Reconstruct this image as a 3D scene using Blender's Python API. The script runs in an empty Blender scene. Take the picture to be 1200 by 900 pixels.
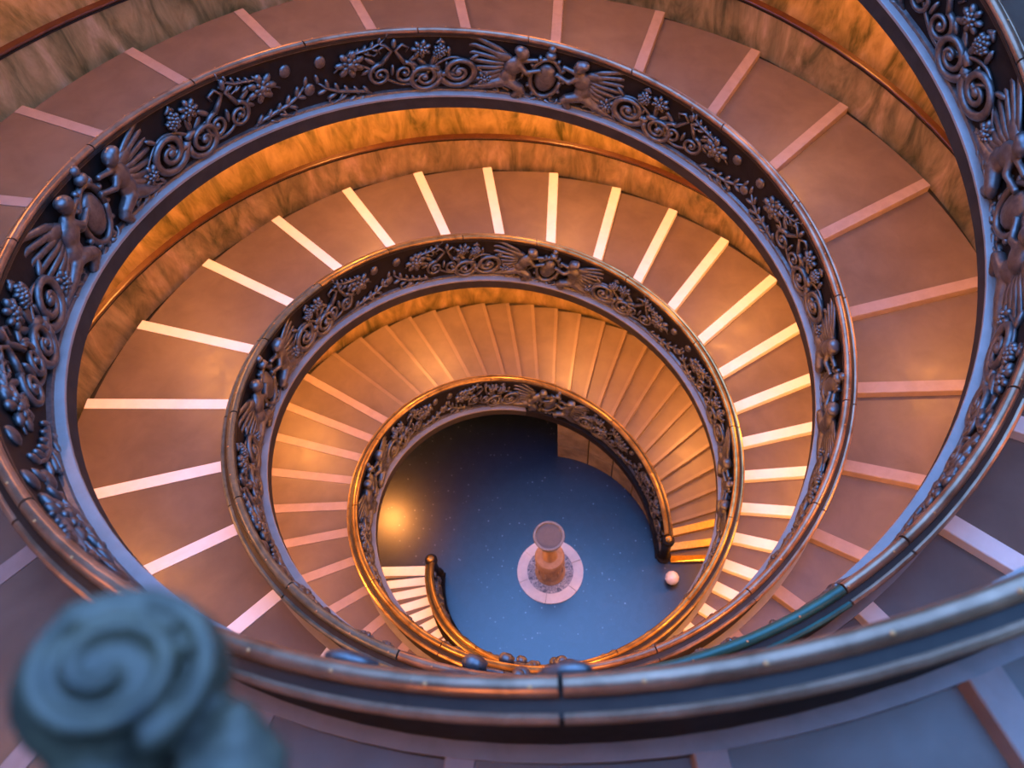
import bpy, math, random
from mathutils import Matrix, Vector
random.seed(7)
rad = math.radians
scene = bpy.context.scene
C = scene.collection

# ------------------------------------------------------------------ camera, sky, exposure
def Rz(t): return Matrix.Rotation(t, 4, 'Z')
def Rx(t): return Matrix.Rotation(t, 4, 'X')
cam_data = bpy.data.cameras.new('camera')
cam = bpy.data.objects.new('camera', cam_data); C.objects.link(cam)
cam.matrix_world = Matrix.Translation((-0.399, -5.36, 15.936)) @ Rz(-0.001) @ Rx(0.547) @ Rz(-0.101)
cam_data.sensor_width = 36; cam_data.lens = 957.4/1200*36
cam_data.clip_start = 0.05
cam_data.dof.use_dof = True; cam_data.dof.focus_distance = 9.0; cam_data.dof.aperture_fstop = 1.1
scene.camera = cam

SKY = (0.17, 0.40, 1.0); SKY_POWER = 5.6
w = bpy.data.worlds.new('sky'); scene.world = w; w.use_nodes = True
bg = w.node_tree.nodes['Background']
bg.inputs['Color'].default_value = (*SKY, 1); bg.inputs['Strength'].default_value = SKY_POWER

LAMP = (1.0, 0.35, 0.075)
vs = scene.view_settings
vs.view_transform = 'Standard'; vs.look = 'None'; vs.gamma = 1; vs.use_curve_mapping = False
vs.exposure = 0.4

# ------------------------------------------------------------------ spiral geometry
SL = [0.0203, 0.0219, 0.0153, 0.0181, 0.0174, 0.0170, 0.0197, 0.0229, 0.0200, 0.0200]   # rise per degree at 0,90,...
KR = [2.245, 2.915, 3.67, 4.414, 5.109]
KO = [4.953, 5.615, 6.414, 7.272, 8.129]
CUM = [0]
for a, b in zip(SL, SL[1:]): CUM.append(CUM[-1]+(a+b)/2*90)
def H(p):
    if p < 0: return SL[0]*p
    i = min(int(p//90), len(SL)-2); t = p-90*i
    return CUM[i]+SL[i]*t+(SL[i+1]-SL[i])*t*t/180
def interp(K, p):
    i = max(0, min(int(p//180), len(K)-2)); t = (p-180*i)/180
    return K[i]+(K[i+1]-K[i])*t
def RI(p): return interp(KR, p)
def RO(p): return interp(KO, p)
def TH(sp, p): return rad(p+(0 if sp == 1 else 180))
def P(sp, p, r, z): t = TH(sp, p); return (r*math.cos(t), r*math.sin(t), z)
PEND = 740.0
ZG = H(PEND)

# ------------------------------------------------------------------ materials
def new_mat(name):
    m = bpy.data.materials.new(name); m.use_nodes = True
    nt = m.node_tree; return m, nt, nt.nodes['Principled BSDF']
def link(nt, a, b): nt.links.new(a, b)
def noise(nt, scale, detail=4, rough=.55, dist=0, vec=None):
    n = nt.nodes.new('ShaderNodeTexNoise'); n.inputs['Scale'].default_value = scale
    n.inputs['Detail'].default_value = detail; n.inputs['Roughness'].default_value = rough
    n.inputs['Distortion'].default_value = dist
    if vec is not None: link(nt, vec, n.inputs['Vector'])
    return n
def ramp(nt, fac, stops):
    r = nt.nodes.new('ShaderNodeValToRGB'); e = r.color_ramp.elements
    while len(e) < len(stops): e.new(0.5)
    for el, (p, c) in zip(e, stops): el.position = p; el.color = (*c, 1)
    link(nt, fac, r.inputs['Fac']); return r
def objcoord(nt, scale=(1, 1, 1)):
    g = nt.nodes.new('ShaderNodeNewGeometry'); mp = nt.nodes.new('ShaderNodeMapping')
    mp.inputs['Scale'].default_value = scale; link(nt, g.outputs['Position'], mp.inputs['Vector'])
    return mp.outputs['Vector']
def bump(nt, b, height, strength, dist=.01):
    n = nt.nodes.new('ShaderNodeBump'); n.inputs['Strength'].default_value = strength
    n.inputs['Distance'].default_value = dist
    link(nt, height, n.inputs['Height']); link(nt, n.outputs['Normal'], b.inputs['Normal'])
def mottled(name, c1, c2, scale, rough=.5, metal=0, scale_vec=(1, 1, 1), bumpv=0, rough2=None, detail=5):
    m, nt, b = new_mat(name); v = objcoord(nt, scale_vec)
    n = noise(nt, scale, detail, .6, .4, v)
    r = ramp(nt, n.outputs['Fac'], [(.3, c1), (.7, c2)])
    link(nt, r.outputs['Color'], b.inputs['Base Color'])
    b.inputs['Roughness'].default_value = rough; b.inputs['Metallic'].default_value = metal
    if rough2 is not None:
        n2 = noise(nt, scale*1.7, 5, .6, 0, v); mr = nt.nodes.new('ShaderNodeMapRange')
        mr.inputs['From Min'].default_value = .3; mr.inputs['From Max'].default_value = .7
        mr.inputs['To Min'].default_value = rough; mr.inputs['To Max'].default_value = rough2
        link(nt, n2.outputs['Fac'], mr.inputs['Value']); link(nt, mr.outputs['Result'], b.inputs['Roughness'])
    if bumpv: bump(nt, b, noise(nt, scale*6, 4, .6, 0, v).outputs['Fac'], bumpv)
    return m

M = {}
M['tread'] = mottled('tread_stone', (.112, .085, .066), (.155, .118, .092), 2.2, .34, rough2=.46, bumpv=.03)
M['nosing_white'] = mottled('white_marble_nosing', (.80, .77, .74), (.88, .85, .82), 6, .45)
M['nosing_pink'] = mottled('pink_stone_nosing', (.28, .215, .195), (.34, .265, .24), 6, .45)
M['nosing_edge_lit'] = mottled('edge_lit_stone_nosing', (.16, .118, .092), (.20, .15, .118), 2.2, .34)  # lighter front edge: the steps' light and shade contrast put into the colour
M['brass'] = mottled('brass_strip', (.75, .46, .10), (.9, .62, .2), 20, .3, 1)
M['gap'] = mottled('dark_gutter_and_shadow', (.008, .007, .006), (.015, .013, .012), 10, .7)
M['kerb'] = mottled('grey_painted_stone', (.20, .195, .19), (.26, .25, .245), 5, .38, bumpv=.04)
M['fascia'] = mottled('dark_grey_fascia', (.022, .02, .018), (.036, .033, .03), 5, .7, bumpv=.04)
M['slab'] = mottled('plaster_soffit', (.30, .26, .22), (.36, .31, .27), 3, .8)
M['bronze'] = mottled('dark_bronze', (.006, .005, .005), (.014, .012, .011), 9, .65, .1, rough2=.6, bumpv=.12)
M['bronze'].node_tree.nodes['Principled BSDF'].inputs['Specular IOR Level'].default_value = .2
M['fascia'].node_tree.nodes['Principled BSDF'].inputs['Specular IOR Level'].default_value = .2
M['relief'] = mottled('bronze_relief', (.09, .09, .093), (.18, .18, .185), 14, .34, .75, rough2=.48, bumpv=.12)
M['rail_gold'] = mottled('worn_brass_rail', (.20, .12, .04), (.50, .33, .12), 5, .3, .75)
M['rail_brown'] = mottled('brown_bronze_rail', (.15, .09, .055), (.36, .23, .15), 4, .32, .6)
M['rail_green'] = mottled('green_patina_rail', (.055, .065, .05), (.15, .15, .11), 6, .4, .4)
M['rail_teal'] = mottled('teal_patina_rail', (.008, .06, .05), (.02, .11, .085), 5, .4, .2)
M['cap_dark'] = mottled('dark_bronze_cap', (.014, .011, .009), (.032, .025, .02), 6, .45, .3)
M['stud'] = mottled('gold_stud', (.45, .19, .06), (.55, .25, .08), 20, .5, .2)
M['moulding'] = mottled('red_brown_moulding', (.045, .016, .010), (.075, .028, .016), 8, .3)
M['wood_dark'] = M['cap_dark']
M['shade_black'] = mottled('painted_shade_black', (.004, .004, .004), (.008, .008, .008), 5, .8)  # lower walls coloured near-black to stand in for deep shade under the ramps
M['travertine'] = mottled('travertine_block', (.09, .075, .05), (.20, .165, .12), 3.5, .75, bumpv=.4)
M['drum'] = mottled('brown_stone_drum', (.30, .19, .11), (.46, .31, .20), 9, .55, bumpv=.2)
M['basin'] = mottled('grey_bronze_basin', (.15, .14, .14), (.22, .21, .205), 12, .5, .2)
M['basin_in'] = mottled('dark_basin_floor', (.10, .085, .085), (.12, .105, .10), 12, .6)
M['white_marble'] = mottled('white_marble', (.62, .58, .58), (.74, .70, .70), 5, .5)

def marble(name, stops, rough):
    m, nt, b = new_mat(name); v = objcoord(nt, (1.5, 1.5, .45))
    n = noise(nt, 1.6, 8, .62, 1.1, v); r = ramp(nt, n.outputs['Fac'], stops)
    n2 = noise(nt, 7, 4, .6, .6, objcoord(nt, (1, 1, .35)))
    mix = nt.nodes.new('ShaderNodeMix'); mix.data_type = 'RGBA'; mix.blend_type = 'MULTIPLY'
    mix.inputs['Factor'].default_value = .6
    r2 = ramp(nt, n2.outputs['Fac'], [(.32, (.55, .52, .42)), (.6, (1, 1, 1))])
    link(nt, r.outputs['Color'], mix.inputs['A']); link(nt, r2.outputs['Color'], mix.inputs['B'])
    link(nt, mix.outputs['Result'], b.inputs['Base Color']); b.inputs['Roughness'].default_value = rough
    return m
M['wall'] = marble('golden_marble', [(.33, (.075, .072, .022)), (.45, (.25, .19, .075)), (.55, (.38, .27, .13)), (.68, (.50, .36, .21))], .42)
M['dado'] = marble('dado_marble', [(.33, (.12, .11, .04)), (.46, (.33, .25, .11)), (.56, (.48, .34, .16)), (.68, (.66, .46, .28))], .38)

def terrazzo():
    m, nt, b = new_mat('black_terrazzo'); v = objcoord(nt)
    vo = nt.nodes.new('ShaderNodeTexVoronoi'); vo.inputs['Scale'].default_value = 8; link(nt, v, vo.inputs['Vector'])
    chip = ramp(nt, vo.outputs['Distance'], [(.0, (.20, .22, .26)), (.10, (.12, .13, .16)), (.16, (.003, .005, .008))])
    n = noise(nt, 60, 3, .6, 0, v); fleck = ramp(nt, n.outputs['Fac'], [(.62, (0, 0, 0)), (.74, (.05, .055, .065))])
    wn = nt.nodes.new('ShaderNodeMix'); wn.data_type = 'RGBA'; wn.blend_type = 'ADD'; wn.inputs['Factor'].default_value = 1
    mask = nt.nodes.new('ShaderNodeMix'); mask.data_type = 'RGBA'; mask.blend_type = 'MULTIPLY'; mask.inputs['Factor'].default_value = 1
    sel = ramp(nt, vo.outputs['Color'], [(.34, (0.03, 0.04, .06)), (.66, (1, 1, 1))])
    link(nt, chip.outputs['Color'], mask.inputs['A']); link(nt, sel.outputs['Color'], mask.inputs['B'])
    link(nt, mask.outputs['Result'], wn.inputs['A']); link(nt, fleck.outputs['Color'], wn.inputs['B'])
    base = nt.nodes.new('ShaderNodeMix'); base.data_type = 'RGBA'; base.blend_type = 'ADD'; base.inputs['Factor'].default_value = 1
    base.inputs['B'].default_value = (.001, .007, .024, 1)
    link(nt, wn.outputs['Result'], base.inputs['A'])
    link(nt, base.outputs['Result'], b.inputs['Base Color'])
    b.inputs['Roughness'].default_value = .30; b.inputs['IOR'].default_value = 1.82
    return m
M['floor'] = terrazzo()
def mosaic():
    m, nt, b = new_mat('grey_mosaic'); v = objcoord(nt)
    n = noise(nt, 9, 3, .5, 2.2, v)
    r = ramp(nt, n.outputs['Fac'], [(.40, (.10, .12, .17)), (.47, (.45, .46, .50)), (.53, (.12, .14, .19)), (.60, (.5, .5, .53))])
    link(nt, r.outputs['Color'], b.inputs['Base Color']); b.inputs['Roughness'].default_value = .5
    return m
M['mosaic'] = mosaic()
m, nt, b = new_mat('lamp_glass'); b.inputs['Base Color'].default_value = (.9, .8, .6, 1)
b.inputs['Emission Color'].default_value = (*LAMP, 1); b.inputs['Emission Strength'].default_value = 9.0
M['lamp'] = m
m, nt, b = new_mat('frosted_globe'); b.inputs['Base Color'].default_value = (.75, .68, .66, 1); b.inputs['Roughness'].default_value = .25
M['globe'] = m

# ------------------------------------------------------------------ mesh helpers
class MB:
    def __init__(s): s.v = []; s.f = []
    def add(s, vs_, fs):
        o = len(s.v); s.v += [tuple(x) for x in vs_]; s.f += [tuple(i+o for i in f) for f in fs]
    def mesh(s, name, mat=None, smooth=False, flip=False):
        me = bpy.data.meshes.new(name); me.from_pydata(s.v, [], s.f)
        if mat: me.materials.append(mat if not isinstance(mat, str) else M[mat])
        if smooth is True: me.polygons.foreach_set('use_smooth', [True]*len(me.polygons))
        me.update()
        if smooth == 'auto':
            me.polygons.foreach_set('use_smooth', [True]*len(me.polygons)); me.set_sharp_from_angle(angle=rad(38))
        return me
    def ell(s, c, r, nu=10, nv=6, rot=0):
        vs_ = []; fs = []
        cr, sr = math.cos(rot), math.sin(rot)
        for j in range(1, nv):
            a = math.pi*j/nv
            for i in range(nu):
                t = 2*math.pi*i/nu
                x, y, z = r[0]*math.sin(a)*math.cos(t), r[1]*math.sin(a)*math.sin(t), r[2]*math.cos(a)
                vs_.append((c[0]+x*cr-y*sr, c[1]+x*sr+y*cr, c[2]+z))
        top = len(vs_); vs_.append((c[0], c[1], c[2]+r[2])); bot = len(vs_); vs_.append((c[0], c[1], c[2]-r[2]))
        for j in range(nv-2):
            for i in range(nu): a, b2 = j*nu+i, j*nu+(i+1) % nu; fs.append((a, a+nu, b2+nu, b2))
        for i in range(nu):
            fs.append((top, i, (i+1) % nu)); k = (nv-2)*nu; fs.append((bot, k+(i+1) % nu, k+i))
        s.add(vs_, fs); return s
    def tube(s, pts, rr, n=7, flat=1.0, cap=True):
        pts = [Vector(p) for p in pts]
        if not hasattr(rr, '__len__'): rr = [rr]*len(pts)
        vs_ = []; fs = []; ref = Vector((0, 0, 1))
        for k, p in enumerate(pts):
            d = (pts[min(k+1, len(pts)-1)]-pts[max(k-1, 0)]).normalized()
            rf = ref if abs(d.dot(ref)) < .95 else Vector((1, 0, 0))
            a = d.cross(rf).normalized(); b2 = a.cross(d).normalized()
            for i in range(n):
                t = 2*math.pi*i/n; vs_.append(p+a*math.cos(t)*rr[k]+b2*math.sin(t)*rr[k]*flat)
        for k in range(len(pts)-1):
            for i in range(n): fs.append((k*n+i, k*n+(i+1) % n, (k+1)*n+(i+1) % n, (k+1)*n+i))
        if cap: fs.append(tuple(range(n))[::-1]); fs.append(tuple((len(pts)-1)*n+i for i in range(n)))
        s.add(vs_, fs); return s
    def lathe(s, prof, n=24, c=(0, 0, 0)):
        vs_ = []; fs = []; m_ = len(prof)
        for (r, z) in prof:
            for i in range(n): t = 2*math.pi*i/n; vs_.append((c[0]+r*math.cos(t), c[1]+r*math.sin(t), c[2]+z))
        for k in range(m_-1):
            for i in range(n): fs.append((k*n+i, k*n+(i+1) % n, (k+1)*n+(i+1) % n, (k+1)*n+i))
        fs.append(tuple(range(n))[::-1]); fs.append(tuple((m_-1)*n+i for i in range(n)))
        s.add(vs_, fs); return s
    def sweep(s, sp, phis, prof, closed=True):
        """prof(phi) -> loop of (r, z); swept along the spiral"""
        vs_ = []; fs = []; n = None
        for p in phis:
            L = prof(p); n = len(L)
            for (r, z) in L: vs_.append(P(sp, p, r, z))
        for k in range(len(phis)-1):
            for i in range(n if closed else n-1):
                j = (i+1) % n; fs.append((k*n+i, (k+1)*n+i, (k+1)*n+j, k*n+j))
        if closed:
            fs.append(tuple(range(n))); fs.append(tuple((len(phis)-1)*n+i for i in range(n))[::-1])
        s.add(vs_, fs); return s
    def fixnormals(s): return s
def recalc(me):
    import bmesh
    b_ = bmesh.new(); b_.from_mesh(me); bmesh.ops.recalc_face_normals(b_, faces=b_.faces); b_.to_mesh(me); b_.free(); return me
def link_obj(name, me, parent=None, off=None):
    o = bpy.data.objects.new(name, me); C.objects.link(o)
    if parent is not None:
        o.parent = parent
        if off is not None: o.location = -Vector(off)
    return o
def part(name, mb, mat, root, smooth='auto'):
    me = recalc(mb.mesh(name, mat, False))
    if smooth:
        me.polygons.foreach_set('use_smooth', [True]*len(me.polygons))
        if smooth == 'auto': me.set_sharp_from_angle(angle=rad(38))
    off = Vector((0, 0, 0)); r = root
    while r is not None: off = off+Vector(r.location); r = r.parent
    o = link_obj(name, me, root); o.location = -off
    return o
def thing(name, label, cat, loc=(0, 0, 0), group=None):
    o = bpy.data.objects.new(name, None); C.objects.link(o); o.location = loc; o.empty_display_size = .2
    o['label'] = label; o['category'] = cat
    if group: o['group'] = group
    return o
def structure(name, mb, mat, smooth='auto', parent=None):
    o = part(name, mb, mat, parent, smooth); 
    if parent is None: o['kind'] = 'structure'
    return o
def frange(a, b, step):
    n = max(1, int(round((b-a)/step))); return [a+(b-a)*i/n for i in range(n+1)]

# ------------------------------------------------------------------ floor and walls
mb = MB(); n = 96
mb.add([(0, 0, 0)]+[(5.6*math.cos(2*math.pi*i/n), 5.6*math.sin(2*math.pi*i/n), 0) for i in range(n)]
       + [(0, 0, -.15)]+[(5.6*math.cos(2*math.pi*i/n), 5.6*math.sin(2*math.pi*i/n), -.15) for i in range(n)],
       [(0, 1+i, 1+(i+1) % n) for i in range(n)]+[(n+1, n+2+(i+1) % n, n+2+i) for i in range(n)]
       + [(1+i, n+2+i, n+2+(i+1) % n, 1+(i+1) % n) for i in range(n)])
structure('floor', mb, 'floor', False)

def upper(p):
    if p+180 <= PEND: return RO(p+180), H(p+180)-.22
    return 8.6, 19.0
for sp, nm in ((1, 'wall_east'), (2, 'wall_west')):
    def prof(p):
        r1, z1 = upper(p); r0 = RO(p)
        return [(r0, H(p)-.25), (r1, z1), (r1+.25, z1), (r0+.25, H(p)-.25)]
    cut = PEND-180
    mb = MB(); mb.sweep(sp, frange(0, cut, 5), prof)
    wall = structure(nm, mb, 'wall')
    mb = MB(); mb.sweep(sp, frange(cut+.01, PEND, 5), prof); structure('wall_upper', mb, 'wall', parent=wall)
    mb = MB(); mb.sweep(sp, frange(0, 180, 5), lambda p: [(RO(p)+.05, -.02), (RO(p)+.05, H(p)-.15), (RO(p)+.3, H(p)-.15), (RO(p)+.3, -.02)])
    structure('wall_lower', mb, 'shade_black', parent=wall)
    mb = MB(); mb.sweep(sp, frange(-1, PEND, 4), lambda p: [(RO(p)-.035, H(p)-.12), (RO(p)-.035, H(p)+.61), (RO(p)+.02, H(p)+.61), (RO(p)+.02, H(p)-.12)])
    structure('dado', mb, 'dado', parent=wall)
    mb = MB(); mb.sweep(sp, frange(-1, PEND, 4), lambda p: [(RO(p)-.035+.035*math.cos(a), H(p)+.66+.026*math.sin(a)) for a in [math.pi*(.5+k/6) for k in range(7)]]+[(RO(p)+.02, H(p)+.63), (RO(p)+.02, H(p)+.70)])
    structure('dado_moulding', mb, 'moulding', parent=wall)
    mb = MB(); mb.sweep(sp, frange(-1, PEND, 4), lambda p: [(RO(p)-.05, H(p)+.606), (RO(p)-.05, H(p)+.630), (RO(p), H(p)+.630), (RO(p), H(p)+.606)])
    structure('dado_painted_shadow', mb, 'gap', parent=wall)  # near-black strip painted in as the shadow line below the moulding
# ring ceiling around the open skylight, high above
mb = MB()
def ring(mb, r0, r1, z0, z1, a0=0, a1=360, n=72):
    vs_ = []; fs = []; full = abs(a1-a0-360) < 1e-6; k = n if full else n+1
    for i in range(k):
        t = rad(a0+(a1-a0)*i/n); c_, s_ = math.cos(t), math.sin(t)
        vs_ += [(r0*c_, r0*s_, z0), (r0*c_, r0*s_, z1), (r1*c_, r1*s_, z1), (r1*c_, r1*s_, z0)]
    for i in range(n if full else k-1):
        a, b_ = i*4, ((i+1) % k)*4
        for q in range(4): fs.append((a+q, b_+q, b_+(q+1) % 4, a+(q+1) % 4))
    if not full: fs += [(0, 1, 2, 3), tuple((k-1)*4+q for q in (3, 2, 1, 0))]
    mb.add(vs_, fs); return mb
ring(mb, 7.4, 9.2, 19.0, 19.3); structure('ceiling', mb, 'slab')

# stone spandrel wall under the first flight, built from blocks
for sp, nm, pe in ((1, 'wall_spandrel', 80), (2, 'wall_spandrel_west', 80)):
    w0 = bpy.data.objects.new(nm, None); C.objects.link(w0); w0['kind'] = 'structure'
    w0.location = P(sp, 40, 2.5, 0)
    edges = [4, 22, 36, 50, 64, pe]
    for a, b_ in zip(edges, edges[1:]):
        z = 0.0
        while z < H(b_)-.2:
            def prof(p, z=z):
                top = min(z+.55, H(p)-.16); zz = min(z+.012, top)
                r = RI(p)-.13 if False else 2.16+.0035*p
                return [(r, zz), (r, max(zz, top-.004)), (r+.22, max(zz, top-.004)), (r+.22, zz)]
            mb = MB(); mb.sweep(sp, frange(a+.3, b_-.3, 3), prof); part('stone_block', mb, 'travertine', w0, 'auto')
            z += .55

# ------------------------------------------------------------------ stepped ramps
ST1 = [-4.5, 1.2, 7.1, 11.6, 17.5, 23.5, 29.3, 35.1, 41, 46.7, 52.7, 58.5, 64.4, 70, 76, 81.7, 87.4, 93.3, 99, 105, 110.6, 116.4, 122.2, 128.6, 135.4, 143, 151, 158.7, 167.2, 176.2, 185.3, 195.2, 205.6, 215.8,
       226, 236.5, 247.2, 258, 269, 280, 291.2, 302.5, 314, 326.6, 340.5, 355, 369, 384, 399]
ST2 = [-4.8, 0, 5.3, 11, 16.7, 22.7, 28.6, 34, 40, 46, 52, 58.1, 64.2, 70.2, 76.2, 82.2, 88.2, 94.2, 100.3, 106.4, 112.5, 118.7, 125, 131.3, 138.3, 145.5, 152.4, 160.5, 169.2, 178.2, 187.4, 197, 207, 217, 228.2, 239, 250, 261.7, 273.7, 286, 298.7, 311.6, 325, 339, 353, 367.5, 381.8, 397.5,
       411.7, 425.9, 440.1, 454.3, 468.5, 482.7, 496]
while len(ST1) and ST1[-1] < 520: ST1.append(ST1[-1]+14)
ST1[-1] = 525
while ST1[-1] < PEND-14: ST1.append(ST1[-1]+13.5)
while ST2[-1] < PEND-14: ST2.append(ST2[-1]+13.5)

def ramp_thing(sp, steps, label):
    root = thing('spiral_ramp', label, 'staircase', P(sp, 0, 3.4, 0))
    steps = steps+[PEND]
    phs = frange(2, PEND, 4)
    mb = MB(); mb.sweep(sp, phs, lambda p: [(RI(p)+.02, max(H(p)-.24, 0.0)), (RI(p)+.02, max(H(p)-.16, 0.004)), (RO(p)+.02, max(H(p)-.16, 0.004)), (RO(p)+.02, max(H(p)-.24, 0.0))])
    part('slab', mb, 'slab', root)
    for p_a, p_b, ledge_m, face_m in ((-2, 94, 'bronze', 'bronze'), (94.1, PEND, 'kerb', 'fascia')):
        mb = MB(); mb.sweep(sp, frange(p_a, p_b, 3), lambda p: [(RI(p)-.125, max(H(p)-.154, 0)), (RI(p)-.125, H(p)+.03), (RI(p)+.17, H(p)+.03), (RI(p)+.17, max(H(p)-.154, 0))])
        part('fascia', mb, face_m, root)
        mb = MB(); mb.sweep(sp, frange(p_a, p_b, 3), lambda p: [(RI(p)-.136, H(p)+.032), (RI(p)-.136, H(p)+.064), (RI(p)-.125, H(p)+.072), (RI(p)+.17, H(p)+.072), (RI(p)+.17, H(p)+.032)])
        part('ledge', mb, ledge_m, root)
    for k, (a, b_) in enumerate(zip(steps, steps[1:])):
        dh = H(b_)-H(a); r_ = min(.115, dh*.9)
        za, zb = H(a)+r_/2, H(b_)-r_/2
        if k == 0: za = max(za, .10)
        zl = max(H(a)-r_/2-.03, .002)
        def top(p): return za+(zb-za)*(p-a)/(b_-a)
        plain = sp == 1 and k >= 3 and a < 138
        wd = .05 if plain else .15 if sp == 2 else .135          # nosing width in metres
        phs = frange(a, b_, 3)
        mb = MB()
        # tread body starts behind the nosing block: constant-width strip, so inner/outer ends use their own angle
        vs_ = []; fs = []; NR = 4; m_ = len(phs)
        rows = []
        for j in range(NR+1):
            row = []
            for i, p in enumerate(phs):
                f = i/(m_-1)
                ri, ro = RI(p)+.165, RO(p)-.155
                r = ri+(ro-ri)*j/NR
                off = math.degrees(wd/r)
                pp = a+off+(b_-a-off-(.10 if plain else 0))*f
                row.append((pp, r))
            rows.append(row)
        for j in range(NR+1):
            for (pp, r) in rows[j]: vs_.append(P(sp, pp, r, top(pp)))
        nb = len(vs_)
        for j in range(NR+1):
            for (pp, r) in rows[j]: vs_.append(P(sp, pp, r, min(zl+(top(pp)-za)*1.0, top(pp)-.01)))
        for j in range(NR):
            for i in range(m_-1):
                q = (j*m_+i, j*m_+i+1, (j+1)*m_+i+1, (j+1)*m_+i); fs.append(q); fs.append(tuple(nb+x for x in q[::-1]))
        bd = [j*m_ for j in range(NR+1)]; 
        per = [i for i in range(m_)]+[j*m_+m_-1 for j in range(1, NR+1)]+[NR*m_+i for i in range(m_-2, -1, -1)]+[j*m_ for j in range(NR-1, 0, -1)]
        for x, y in zip(per, per[1:]+per[:1]): fs.append((x, y, nb+y, nb+x))
        mb.add(vs_, fs)
        tr = part('tread', mb, 'tread', root)
        # nosing block with its riser face
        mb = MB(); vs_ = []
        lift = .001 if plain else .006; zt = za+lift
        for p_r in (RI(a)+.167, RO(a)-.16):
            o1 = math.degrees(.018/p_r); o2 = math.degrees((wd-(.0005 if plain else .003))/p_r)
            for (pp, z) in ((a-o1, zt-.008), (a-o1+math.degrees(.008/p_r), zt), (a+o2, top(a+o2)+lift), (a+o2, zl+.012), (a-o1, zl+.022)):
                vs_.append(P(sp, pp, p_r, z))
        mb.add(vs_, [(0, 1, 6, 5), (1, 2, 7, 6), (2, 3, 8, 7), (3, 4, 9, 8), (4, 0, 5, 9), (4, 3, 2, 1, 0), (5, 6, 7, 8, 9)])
        if sp == 2: mt = 'nosing_white'
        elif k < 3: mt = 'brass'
        else: mt = 'nosing_edge_lit' if a < 138 else 'nosing_pink'
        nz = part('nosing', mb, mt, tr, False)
    mb = MB(); mb.sweep(sp, frange(-3, PEND, 4), lambda p: [(RO(p)-.16, max(H(p)-.155, .003)), (RO(p)-.16, max(H(p)-.125, .006)), (RO(p)-.01, max(H(p)-.125, .006)), (RO(p)-.01, max(H(p)-.155, .003))])
    part('gutter', mb, 'gap', root)
    return root
ramp1 = ramp_thing(1, ST1, 'spiral ramp of brown steps with pinkish stone nosings and brass-edged first steps')
ramp2 = ramp_thing(2, ST2, 'spiral ramp of brown treads with broad white marble nosings')

# ------------------------------------------------------------------ relief prototypes (u along, v up, w out of the panel)
def spiral_pts(cx, cy, r0, turns, start, sgn=1, n=26, w=.03):
    out = []
    for i in range(n):
        t = i/(n-1); a = start+sgn*turns*2*math.pi*t; r = r0*(1-t)**.8+.012
        out.append((cx+r*math.cos(a), cy+r*math.sin(a), w+.02*t))
    return out
def mirror(mb):
    m2 = MB(); m2.v = [(-x, y, z) for x, y, z in mb.v]; m2.f = [f[::-1] for f in mb.f]; return m2
def both(name, mb, mat='relief', smooth=True): return {1: recalc(mb.mesh(name, mat, smooth)), -1: recalc(mirror(mb).mesh(name+'_mirrored', mat, smooth))}

b0 = MB(); b0.ell((0, 0, .01), (.062, .075, .042), 12, 8); PR = {'boss': both('boss', b0)}
b0 = MB(); b0.ell((0, 0, .04), (.04, .04, .035), 8, 6)
for i in range(7):
    a = 2*math.pi*i/7; b0.ell((.085*math.cos(a), .085*math.sin(a), .025), (.055, .034, .028), 8, 5, a)
for i in range(7):
    a = 2*math.pi*(i+.5)/7; b0.ell((.05*math.cos(a), .05*math.sin(a), .045), (.03, .02, .02), 6, 5, a)
PR['rosette'] = both('rosette', b0)
b0 = MB()
pts = spiral_pts(0, 0, .155, 1.9, math.pi, 1, 34)
b0.tube(pts, [.034*(1-.55*i/33) for i in range(34)], 7); b0.ell((0, 0, .05), (.035, .035, .03), 8, 6)
stem = [(-.42, -.10, .012), (-.36, -.03, .02), (-.28, .02, .028), (-.21, .03, .03), (-.155, 0, .03)]
b0.tube(stem[:-1]+[(-.165, .012, .03)], [.014, .024, .03, .034, .034], 7)
for (x, y, a, L) in ((-.30, .06, 2.2, .085), (-.22, .10, 1.4, .07), (-.33, -.06, 3.6, .07), (.12, .15, .7, .06), (-.1, .19, 1.7, .06)):
    b0.ell((x, y, .02), (L, L*.34, .022), 8, 5, a)
PR['volute'] = both('volute', b0)
b0 = MB()      # heart of two facing spirals
for sg in (-1, 1):
    pts = [(sg*x, y, z) for x, y, z in spiral_pts(.13, -.06, .11, 1.6, math.pi*.5, -1, 28)]
    b0.tube(pts, [.026*(1-.5*i/27) for i in range(28)], 7)
    b0.tube([(sg*.13, .05, .03), (sg*.07, .13, .03), (sg*.02, .2, .025), (sg*.09, .26, .02), (sg*.16, .22, .02), (sg*.13, .17, .02)], [.026, .024, .02, .018, .015, .012], 7)
    b0.ell((sg*.13, -.06, .04), (.03, .03, .03), 8, 6)
    b0.ell((sg*.24, .10, .018), (.085, .03, .02), 8, 5, sg*.6); b0.ell((sg*.27, -.02, .018), (.075, .028, .02), 8, 5, -sg*.5)
b0.ell((0, .28, .03), (.03, .06, .03), 8, 6); b0.ell((0, -.02, .03), (.022, .07, .028), 8, 6)
PR['heart_scroll'] = both('heart_scroll', b0)
b0 = MB()      # acanthus spray: stalk with leaf lobes
st = [(-.34, -.12, .012), (-.22, -.06, .02), (-.08, -.02, .025), (.08, .01, .025), (.22, .07, .02), (.32, .16, .014)]
b0.tube(st, [.012, .02, .024, .022, .018, .01], 7)
for i in range(12):
    t = i/11; x = -.3+.62*t; y = -.1+.24*t*t+(.055 if i % 2 else -.06); a = (.9 if i % 2 else -.8)+.5*t
    b0.ell((x, y, .018), (.075-.02*abs(t-.5), .026, .024), 8, 5, a)
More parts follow.
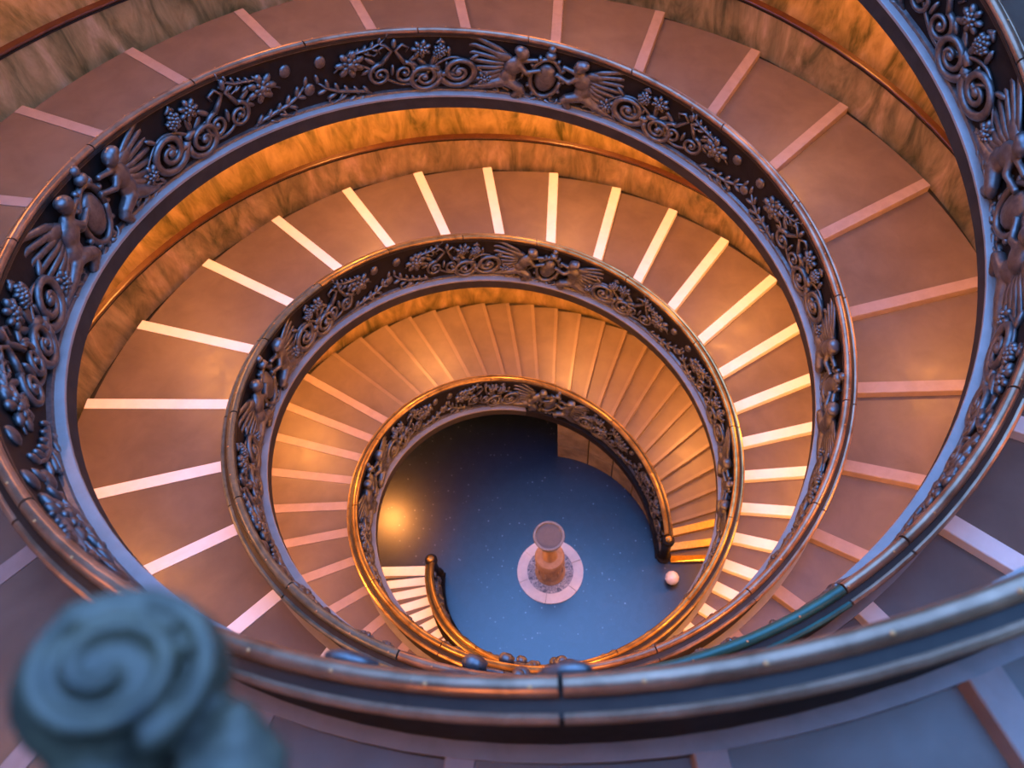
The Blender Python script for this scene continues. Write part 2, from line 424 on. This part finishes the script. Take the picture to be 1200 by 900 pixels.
b0.tube([(.02, .0, .02), (.06, -.09, .02), (.14, -.13, .02), (.19, -.09, .02), (.16, -.05, .02)], [.016, .016, .014, .012, .01], 6)
PR['acanthus_spray'] = both('acanthus_spray', b0)
b0 = MB(); rr_ = random.Random(3)      # bunch of berries
for i in range(20):
    t = i/19; a = i*2.4; r = .085*math.sqrt((i+.5)/20)
    b0.ell((r*math.cos(a), r*math.sin(a)*1.25, .03+.03*(1-r/.085)), (.027, .027, .025), 7, 5)
for i in range(3): b0.ell((.02*(i-1), .14, .015), (.06, .025, .018), 7, 5, 1.57+(i-1)*.9)
PR['berry_cluster'] = both('berry_cluster', b0)
b0 = MB()      # oval shield cartouche
b0.ell((0, 0, .02), (.13, .20, .06), 14, 9)
ov = [(.175*math.cos(t*math.pi/12), .26*math.sin(t*math.pi/12), .03) for t in range(25)]
b0.tube(ov, .03, 7); 
for i in range(12):
    a = 2*math.pi*i/12; b0.ell((.205*math.cos(a), .29*math.sin(a), .03), (.04, .03, .03), 7, 5, a)
b0.ell((0, .33, .05), (.07, .05, .05), 9, 6); b0.ell((0, .40, .03), (.05, .05, .04), 8, 6)
for s_ in (-1, 1): b0.tube([(s_*.05, -.30, .03), (s_*.12, -.35, .03), (s_*.2, -.32, .025), (s_*.2, -.26, .02)], [.03, .026, .022, .014], 6)
PR['shield'] = both('shield', b0)

def remeshed(name, mb, voxel, mat):
    me = mb.mesh(name+'_raw'); o = bpy.data.objects.new(name+'_raw', me); C.objects.link(o)
    md = o.modifiers.new('r', 'REMESH'); md.mode = 'VOXEL'; md.voxel_size = voxel
    sm = o.modifiers.new('s', 'SMOOTH'); sm.factor = .5; sm.iterations = 2
    dg = bpy.context.evaluated_depsgraph_get(); ev = o.evaluated_get(dg)
    out = bpy.data.meshes.new_from_object(ev); out.name = name
    bpy.data.objects.remove(o); bpy.data.meshes.remove(me)
    out.materials.clear(); out.materials.append(M[mat])
    out.polygons.foreach_set('use_smooth', [True]*len(out.polygons)); out.update()
    return out
def angel():
    b0 = MB()     # figure to the left of the shield (u<0), leaning towards it
    b0.ell((-.02, .27, .08), (.058, .07, .06), 12, 8)                       # head
    b0.ell((-.045, .30, .085), (.055, .05, .055), 10, 7)                    # hair
    b0.ell((.03, .262, .10), (.018, .014, .016), 6, 5)                      # nose
    b0.tube([(-.035, .20, .05), (-.05, .15, .05)], [.035, .05], 8)          # neck
    b0.ell((-.07, .09, .05), (.085, .11, .06), 12, 8, -.2)                  # chest
    b0.ell((-.10, -.04, .045), (.075, .10, .055), 12, 8, .1)                # belly
    b0.tube([(-.03, .13, .07), (.04, .06, .085), (.14, .09, .07), (.17, .10, .07)], [.036, .03, .025, .028], 8)   # near arm
    b0.tube([(-.06, .15, .05), (.0, .18, .07), (.10, .20, .06), (.13, .20, .06)], [.034, .028, .024, .026], 8)     # upper arm
    b0.tube([(-.10, -.09, .055), (.02, -.15, .07), (.04, -.17, .07), (-.02, -.27, .05), (.03, -.30, .045)], [.062, .05, .045, .034, .026], 9)  # bent leg
    b0.tube([(-.12, -.10, .04), (-.24, -.17, .045), (-.34, -.22, .04), (-.42, -.25, .03)], [.06, .048, .034, .02], 9)                       # trailing leg
    for i in range(4):
        b0.tube([(-.14, -.02-.03*i, .03), (-.24, -.06-.05*i, .035), (-.33, -.05-.06*i, .02)], [.028, .026, .012], 6)                       # drapery
    fig = b0
    wg = MB()     # wing sweeping back and upwards
    for i in range(7):
        t = i/6
        wg.tube([(-.10, .16-.02*i, .03), (-.22, .25-.055*i, .045), (-.42, .33-.085*i, .035), (-.66+.055*i, .30-.085*i, .015)], [.026, .03, .026, .010], 6, .6)
    wg.ell((-.17, .17, .035), (.10, .06, .035), 10, 6, -.3)
    return fig, wg
fg, wg = angel()
PR['angel'] = {1: remeshed('angel', fg, .011, 'relief'), -1: remeshed('angel_mirrored', mirror(fg), .011, 'relief')}
PR['wing'] = both('wing', wg)

# ------------------------------------------------------------------ balustrades
RAILMAT = {1: [(-9, 'rail_gold'), (262, 'rail_brown'), (520, 'rail_brown')],
           2: [(-9, 'rail_gold'), (318, 'rail_green'), (424, 'rail_brown'), (452, 'rail_teal'), (478, 'rail_brown')]}
def railmat(sp, p):
    m_ = 'rail_gold'
    for a, n_ in RAILMAT[sp]:
        if p >= a: m_ = n_
    return m_
def place(sp, p, t, root, name, me, sc=(1, 1, 1), rot=0.0, dr=-.012):
    """put a relief on the inner face of the panel: u runs towards smaller phi, v up, w to the axis"""
    r = RI(p)+dr; th = TH(sp, p); e = .5
    pa = Vector(P(sp, p-e, RI(p-e), H(p-e))); pb = Vector(P(sp, p+e, RI(p+e), H(p+e)))
    U = (pa-pb).normalized(); Wv = Vector((-math.cos(th), -math.sin(th), 0)); Wv = (Wv-U*Wv.dot(U)).normalized(); V = Wv.cross(U)
    m4 = Matrix((U, V, Wv)).transposed().to_4x4()
    m4.translation = Vector(P(sp, p, r, H(p)+t))
    m4 = m4 @ Matrix.Rotation(rot, 4, 'Z') @ Matrix.Diagonal((*sc, 1))
    o = bpy.data.objects.new(name, me); C.objects.link(o); o.parent = root
    o.matrix_local = Matrix.Translation(-Vector(root.location)) @ m4
    return o
def balustrade(sp, label, p0=1.0):
    root = thing('balustrade', label, 'balustrade', P(sp, 0, RI(0), 0))
    mb = MB(); mb.sweep(sp, frange(p0, PEND, 3), lambda p: [(RI(p)-.01, H(p)+.074), (RI(p)-.01, H(p)+.94), (RI(p)+.09, H(p)+.90), (RI(p)+.09, H(p)+.074)])
    part('panel', mb, 'bronze', root)
    mb = MB(); mb.sweep(sp, frange(p0, PEND, 3), lambda p: [(RI(p)-.03, H(p)+.90), (RI(p)-.03, H(p)+.92), (RI(p)-.01, H(p)+.94), (RI(p), H(p)+.90)])
    part('upper_bead', mb, 'relief', root)
    mb = MB(); mb.sweep(sp, frange(p0, PEND, 3), lambda p: [(RI(p)-.055, H(p)+.073), (RI(p)-.045, H(p)+.10), (RI(p), H(p)+.12), (RI(p), H(p)+.073)])
    part('lower_bead', mb, 'relief', root)
    # flat dark cap with raised outer lip
    mb = MB(); mb.sweep(sp, frange(p0, PEND, 3), lambda p: [(RI(p)-.045, H(p)+.92), (RI(p)-.045, H(p)+.955), (RI(p)+.11, H(p)+.925), (RI(p)+.11, H(p)+.89)])
    part('cap', mb, 'cap_dark', root)
    seg = [p0]
    while seg[-1] < PEND-20: seg.append(seg[-1]+26.5 if seg[-1] < 250 else seg[-1]+20)
    seg[-1] = PEND
    if sp == 2: seg = sorted(set([round(x, 2) for x in seg if not 445 < x < 485]+[452.0, 478.0]))
    for a, b_ in zip(seg, seg[1:]):
        g = .12
        mb = MB(); mb.sweep(sp, frange(a+g, b_-g, 2.5), lambda p: [(RI(p)+.045*math.cos(k*math.pi/5), H(p)+.975+.045*math.sin(k*math.pi/5)) for k in range(10)])
        part('handrail', mb, railmat(sp, a+1), root)
        mb = MB(); mb.sweep(sp, frange(a+g, b_-g, 2.5), lambda p: [(RI(p)+.108+.026*math.cos(k*math.pi/4), H(p)+.912+.026*math.sin(k*math.pi/4)) for k in range(8)])
        part('outer_rail', mb, railmat(sp, a+1), root)
    # studs along the rail: too small to pick apart
    mb = MB(); p = 300.0
    while p < PEND-2:
        x = P(sp, p, RI(p)+.012, H(p)+1.018); mb.ell(x, (.011, .011, .006), 6, 4); p += math.degrees(.42/RI(p))
    so = part('studs', mb, 'stud', root); so['kind'] = 'stuff'
    # newel post: base, shaft, scroll cap
    c = Vector(P(sp, -1.2, RI(0)+.03, 0))
    mb = MB(); mb.lathe([(.15, 0), (.15, .06), (.12, .08), (.095, .12), (.085, .5), (.095, .82), (.12, .86), (.12, .92), (.10, .95)], 12, c); nw = part('newel_post', mb, 'bronze', root)
    mb = MB(); mb.ell((c.x, c.y, .985), (.075, .075, .06), 12, 8); part('newel_cap', mb, 'rail_gold', nw)
    # relief units, one every quarter turn: three bosses, then rosettes and scrolls, then angels holding a shield
    for kk in range(0, 9):
        cb = 38+90*kk if kk < 4 else 398+89.5*(kk-4)
        for s_ in (-1, 1):
            def put(name, dphi, t, scx=1.0, scy=1.0, rot=0, mir=None, key=None, parent=None):
                p = cb+s_*dphi
                if not (p0+4 < p < PEND-6): return None
                k_ = RI(p)/3.6
                me = PR[key or name][mir if mir else s_]
                return place(sp, p, t, root, name, me, (scx*(.35+.65*k_), scy*(.85+.15*k_), .75 if p > 590 else .9 if name == 'boss' else 1.35), rot)
            put('boss', 3.2, .70, 1.15, 1.1)
            if s_ == 1: put('boss', 0, .36, 1.15, 1.1)
            put('rosette', 8.2, .60, 1.4, 1.35)
            put('acanthus_spray', 6.2, .24, 1.1, 1.15)
            put('heart_scroll', 15.6, .47, 1.15, 1.2)
            put('rosette', 21.5, .73, .95, .95)
            put('volute', 21.3, .32, 1.25, 1.2, mir=s_)
            put('volute', 27.8, .40, 1.5, 1.4, mir=-s_)
            put('berry_cluster', 24.8, .70, .95, .9)
            put('rosette', 32.6, .30, .9, .9)
            put('acanthus_spray', 34.5, .20, 1.0, 1.0, mir=-s_)
            put('acanthus_spray', 11.5, .78, .8, .8, mir=-s_)
            a_ = put('angel', 39.6, .46, 1.45, 1.3, mir=-s_)
            if a_:
                wo = bpy.data.objects.new('wing', PR['wing'][-s_]); C.objects.link(wo); wo.parent = a_
            if s_ == 1: put('shield', 45, .46, 1.1, 1.12)
            mb = MB(); pts = []
            for i in range(37):
                f = i/36; p = cb+s_*(5+29*f); pts.append(P(sp, p, RI(p)-.035, H(p)+.40+.20*math.sin(f*9.4+.6)))
            if all(p0+4 < cb+s_*x < PEND-6 for x in (5, 34)):
                mb.tube(pts, [.012+.012*math.sin(math.pi*i/36) for i in range(37)], 6); part('vine', mb, 'relief', root, True)
    return root
bal1 = balustrade(1, 'dark bronze relief balustrade rising from the newel beside the brass-edged steps')
bal2 = balustrade(2, 'dark bronze relief balustrade with green and teal patches along its handrail')

# ------------------------------------------------------------------ upper galleries where the ramps arrive
for sp, nm, lab in ((2, 'floor_gallery', 'gallery'), (1, 'floor_gallery_east', 'gallery')):
    a0 = PEND; a1 = PEND+82; RG = 5.45
    mb = MB(); mb.sweep(sp, frange(a0+.05, a1, 4), lambda p: [(RG-.1, ZG-.22), (RG-.1, ZG), (8.58, ZG), (8.58, ZG-.22)])
    structure(nm, mb, 'tread')
    if sp == 2:
        g = thing('gallery_balustrade', 'bronze balustrade of the top gallery with a bulbous carved blue-grey bracket', 'balustrade', P(sp, a0+40, RG, ZG))
        mb = MB(); mb.sweep(sp, frange(a0+.1, a1, 3), lambda p: [(RG, ZG), (RG, ZG+.94), (RG+.12, ZG+.94), (RG+.12, ZG)]); part('panel', mb, 'bronze', g)
        mb = MB(); mb.sweep(sp, frange(a0+.1, a1, 3), lambda p: [(RG+.06+.08*math.cos(k*math.pi/5), ZG+.98+.045*math.sin(k*math.pi/5)) for k in range(10)]); part('handrail', mb, 'rail_brown', g)

# ------------------------------------------------------------------ carved bracket close to the camera (lower left)
mb = MB()
cb_ = Vector((-.985, -5.07, 14.788))
mb.ell(cb_+Vector((0, 0, -.02)), (.155, .125, .085), 18, 12)
pts = []
for i in range(40):                      # curled volute lying over the crown
    t = i/39; a = -1.2+t*4.2*math.pi; r = .125*(1-t)**.7+.01
    pts.append(cb_+Vector((.02+r*math.cos(a), r*math.sin(a)*.8, .02+.055*math.sqrt(max(0, 1-(r/.15)**2)))))
mb.tube(pts, [.018-.008*i/39 for i in range(40)], 8)
mb.ell(cb_+Vector((-.03, .075, .045)), (.045, .028, .03), 12, 8)
mb.tube([cb_+Vector((0, 0, -.04)), cb_+Vector((-.02, -.18, -.08)), cb_+Vector((-.03, -.42, -.14))], [.09, .085, .11], 12)
for i in range(4):                       # leaves at its side
    mb.tube([cb_+Vector((.10, -.05-.03*i, -.03)), cb_+Vector((.17, -.07-.035*i, -.02)), cb_+Vector((.23+.01*i, -.12-.04*i, -.05))], [.03, .032, .012], 8)
m_blue = mottled('blue_patina_bronze', (.02, .019, .014), (.10, .085, .05), 9, .5, .2); M['blue_patina'] = m_blue
cbo = part('carved_bracket', mb, 'blue_patina', g, True)
md = cbo.modifiers.new('fuse', 'REMESH'); md.mode = 'VOXEL'; md.voxel_size = .009; md.use_smooth_shade = True

# ------------------------------------------------------------------ basin on its pedestal and the floor medallion
cx, cy = -.01, -.11
md = thing('floor_medallion', 'round floor medallion with white marble border and grey wave mosaic under the basin', 'floor medallion', (cx, cy, 0))
for k in range(6):
    mb = MB(); ring(mb, .46, .66, .0, .025, 60*k+.4+15, 60*k+59.6+15, 12); 
    mb.v = [(x+cx, y+cy, z) for x, y, z in mb.v]; part('border_segment', mb, 'white_marble', md)
mb = MB(); ring(mb, .2, .46, .0, .015); mb.v = [(x+cx, y+cy, z) for x, y, z in mb.v]; part('mosaic_ring', mb, 'mosaic', md)
ba = thing('pedestal_basin', 'grey round basin on a carved brown stone drum at the centre of the floor', 'fountain', (cx, cy, .015))
c0 = (cx, cy, .016)
mb = MB(); mb.lathe([(.30, 0), (.30, .05), (.275, .08), (.255, .11), (.25, .16), (.262, .2), (.262, .62), (.25, .66), (.27, .72), (.285, .78), (.285, .86), (.26, .90), (.20, .92)], 32, c0); dr = part('drum', mb, 'drum', ba)
for k in range(12):
    a = 2*math.pi*k/12; x, y = cx+.262*math.cos(a), cy+.262*math.sin(a)
    mb = MB(); mb.ell((x, y, .42), (.03, .03, .17), 8, 6); part('carved_rib', mb, 'drum', dr)
mb = MB(); mb.lathe([(.16, .90), (.13, .96), (.085, 1.05), (.075, 1.3), (.09, 1.5), (.13, 1.6), (.10, 1.64)], 24, c0); part('stem', mb, 'drum', ba)
mb = MB(); mb.lathe([(.10, 1.62), (.17, 1.66), (.24, 1.76), (.265, 1.88), (.28, 1.93), (.285, 1.96), (.275, 1.975), (.245, 1.975), (.235, 1.95), (.225, 1.93), (.20, 1.925)], 36, c0); bs = part('basin', mb, 'basin', ba)
mb = MB(); mb.lathe([(.10, 1.90), (.232, 1.90), (.232, 1.945), (.0001, 1.945)], 36, c0); part('dish', mb, 'basin_in', bs)

# faceted white globe lamp standing by the newel
gl = thing('glass_globe', 'small faceted white glass globe on a short foot beside the brass-edged steps', 'lamp', (2.33, -.56, 0))
mb = MB(); mb.ell((2.33, -.56, .21), (.14, .14, .14), 10, 7); part('globe', mb, 'globe', gl, False)
mb = MB(); mb.lathe([(.10, 0), (.10, .02), (.05, .05), (.045, .1)], 12, (2.33, -.56, 0)); part('foot', mb, 'bronze', gl)

# ------------------------------------------------------------------ warm lamps under the ramps
lamp_base = MB(); lamp_base.lathe([(.09, 0), (.10, -.02), (.09, -.04)], 14); lb = recalc(lamp_base.mesh('lamp_base', 'bronze', True))
lamp_glass = MB(); lamp_glass.ell((0, 0, -.06), (.075, .075, .05), 14, 8); lg = recalc(lamp_glass.mesh('lamp_glass', 'lamp', True))
def lamp(sp, p, power):
    r = RO(p)-(.85 if p > 180 else 1.15); z = min(H(p), ZG)-.24
    t = thing('ceiling_lamp', 'small warm dome lamp fixed under the soffit of the spiral ramps', 'lamp', P(sp, p, r, z), 'lamps under the ramp soffits')
    for n_, me in (('base', lb), ('glass', lg)):
        o = bpy.data.objects.new(n_, me); C.objects.link(o); o.parent = t
    ld = bpy.data.lights.new('lamp_bulb', 'POINT'); ld.color = LAMP; ld.energy = power; ld.shadow_soft_size = .09
    lo = bpy.data.objects.new('lamp_bulb', ld); C.objects.link(lo); lo.parent = t; lo.location = (0, 0, -.2)
def lpow(sp, p):
    if p < 180: return 135
    if p < 360: return 270
    if p < 510: return 240
    if p < 600: return 170
    return 50 if sp == 1 else 190 if p < 740 else 90
for sp in (1, 2):
    for p in [146]+list(range(184, 721, 36))+([750, 790] if sp == 2 else []): lamp(sp, p, lpow(sp, p))  # last two are unseen extras under the gallery floor, added to warm the ramp
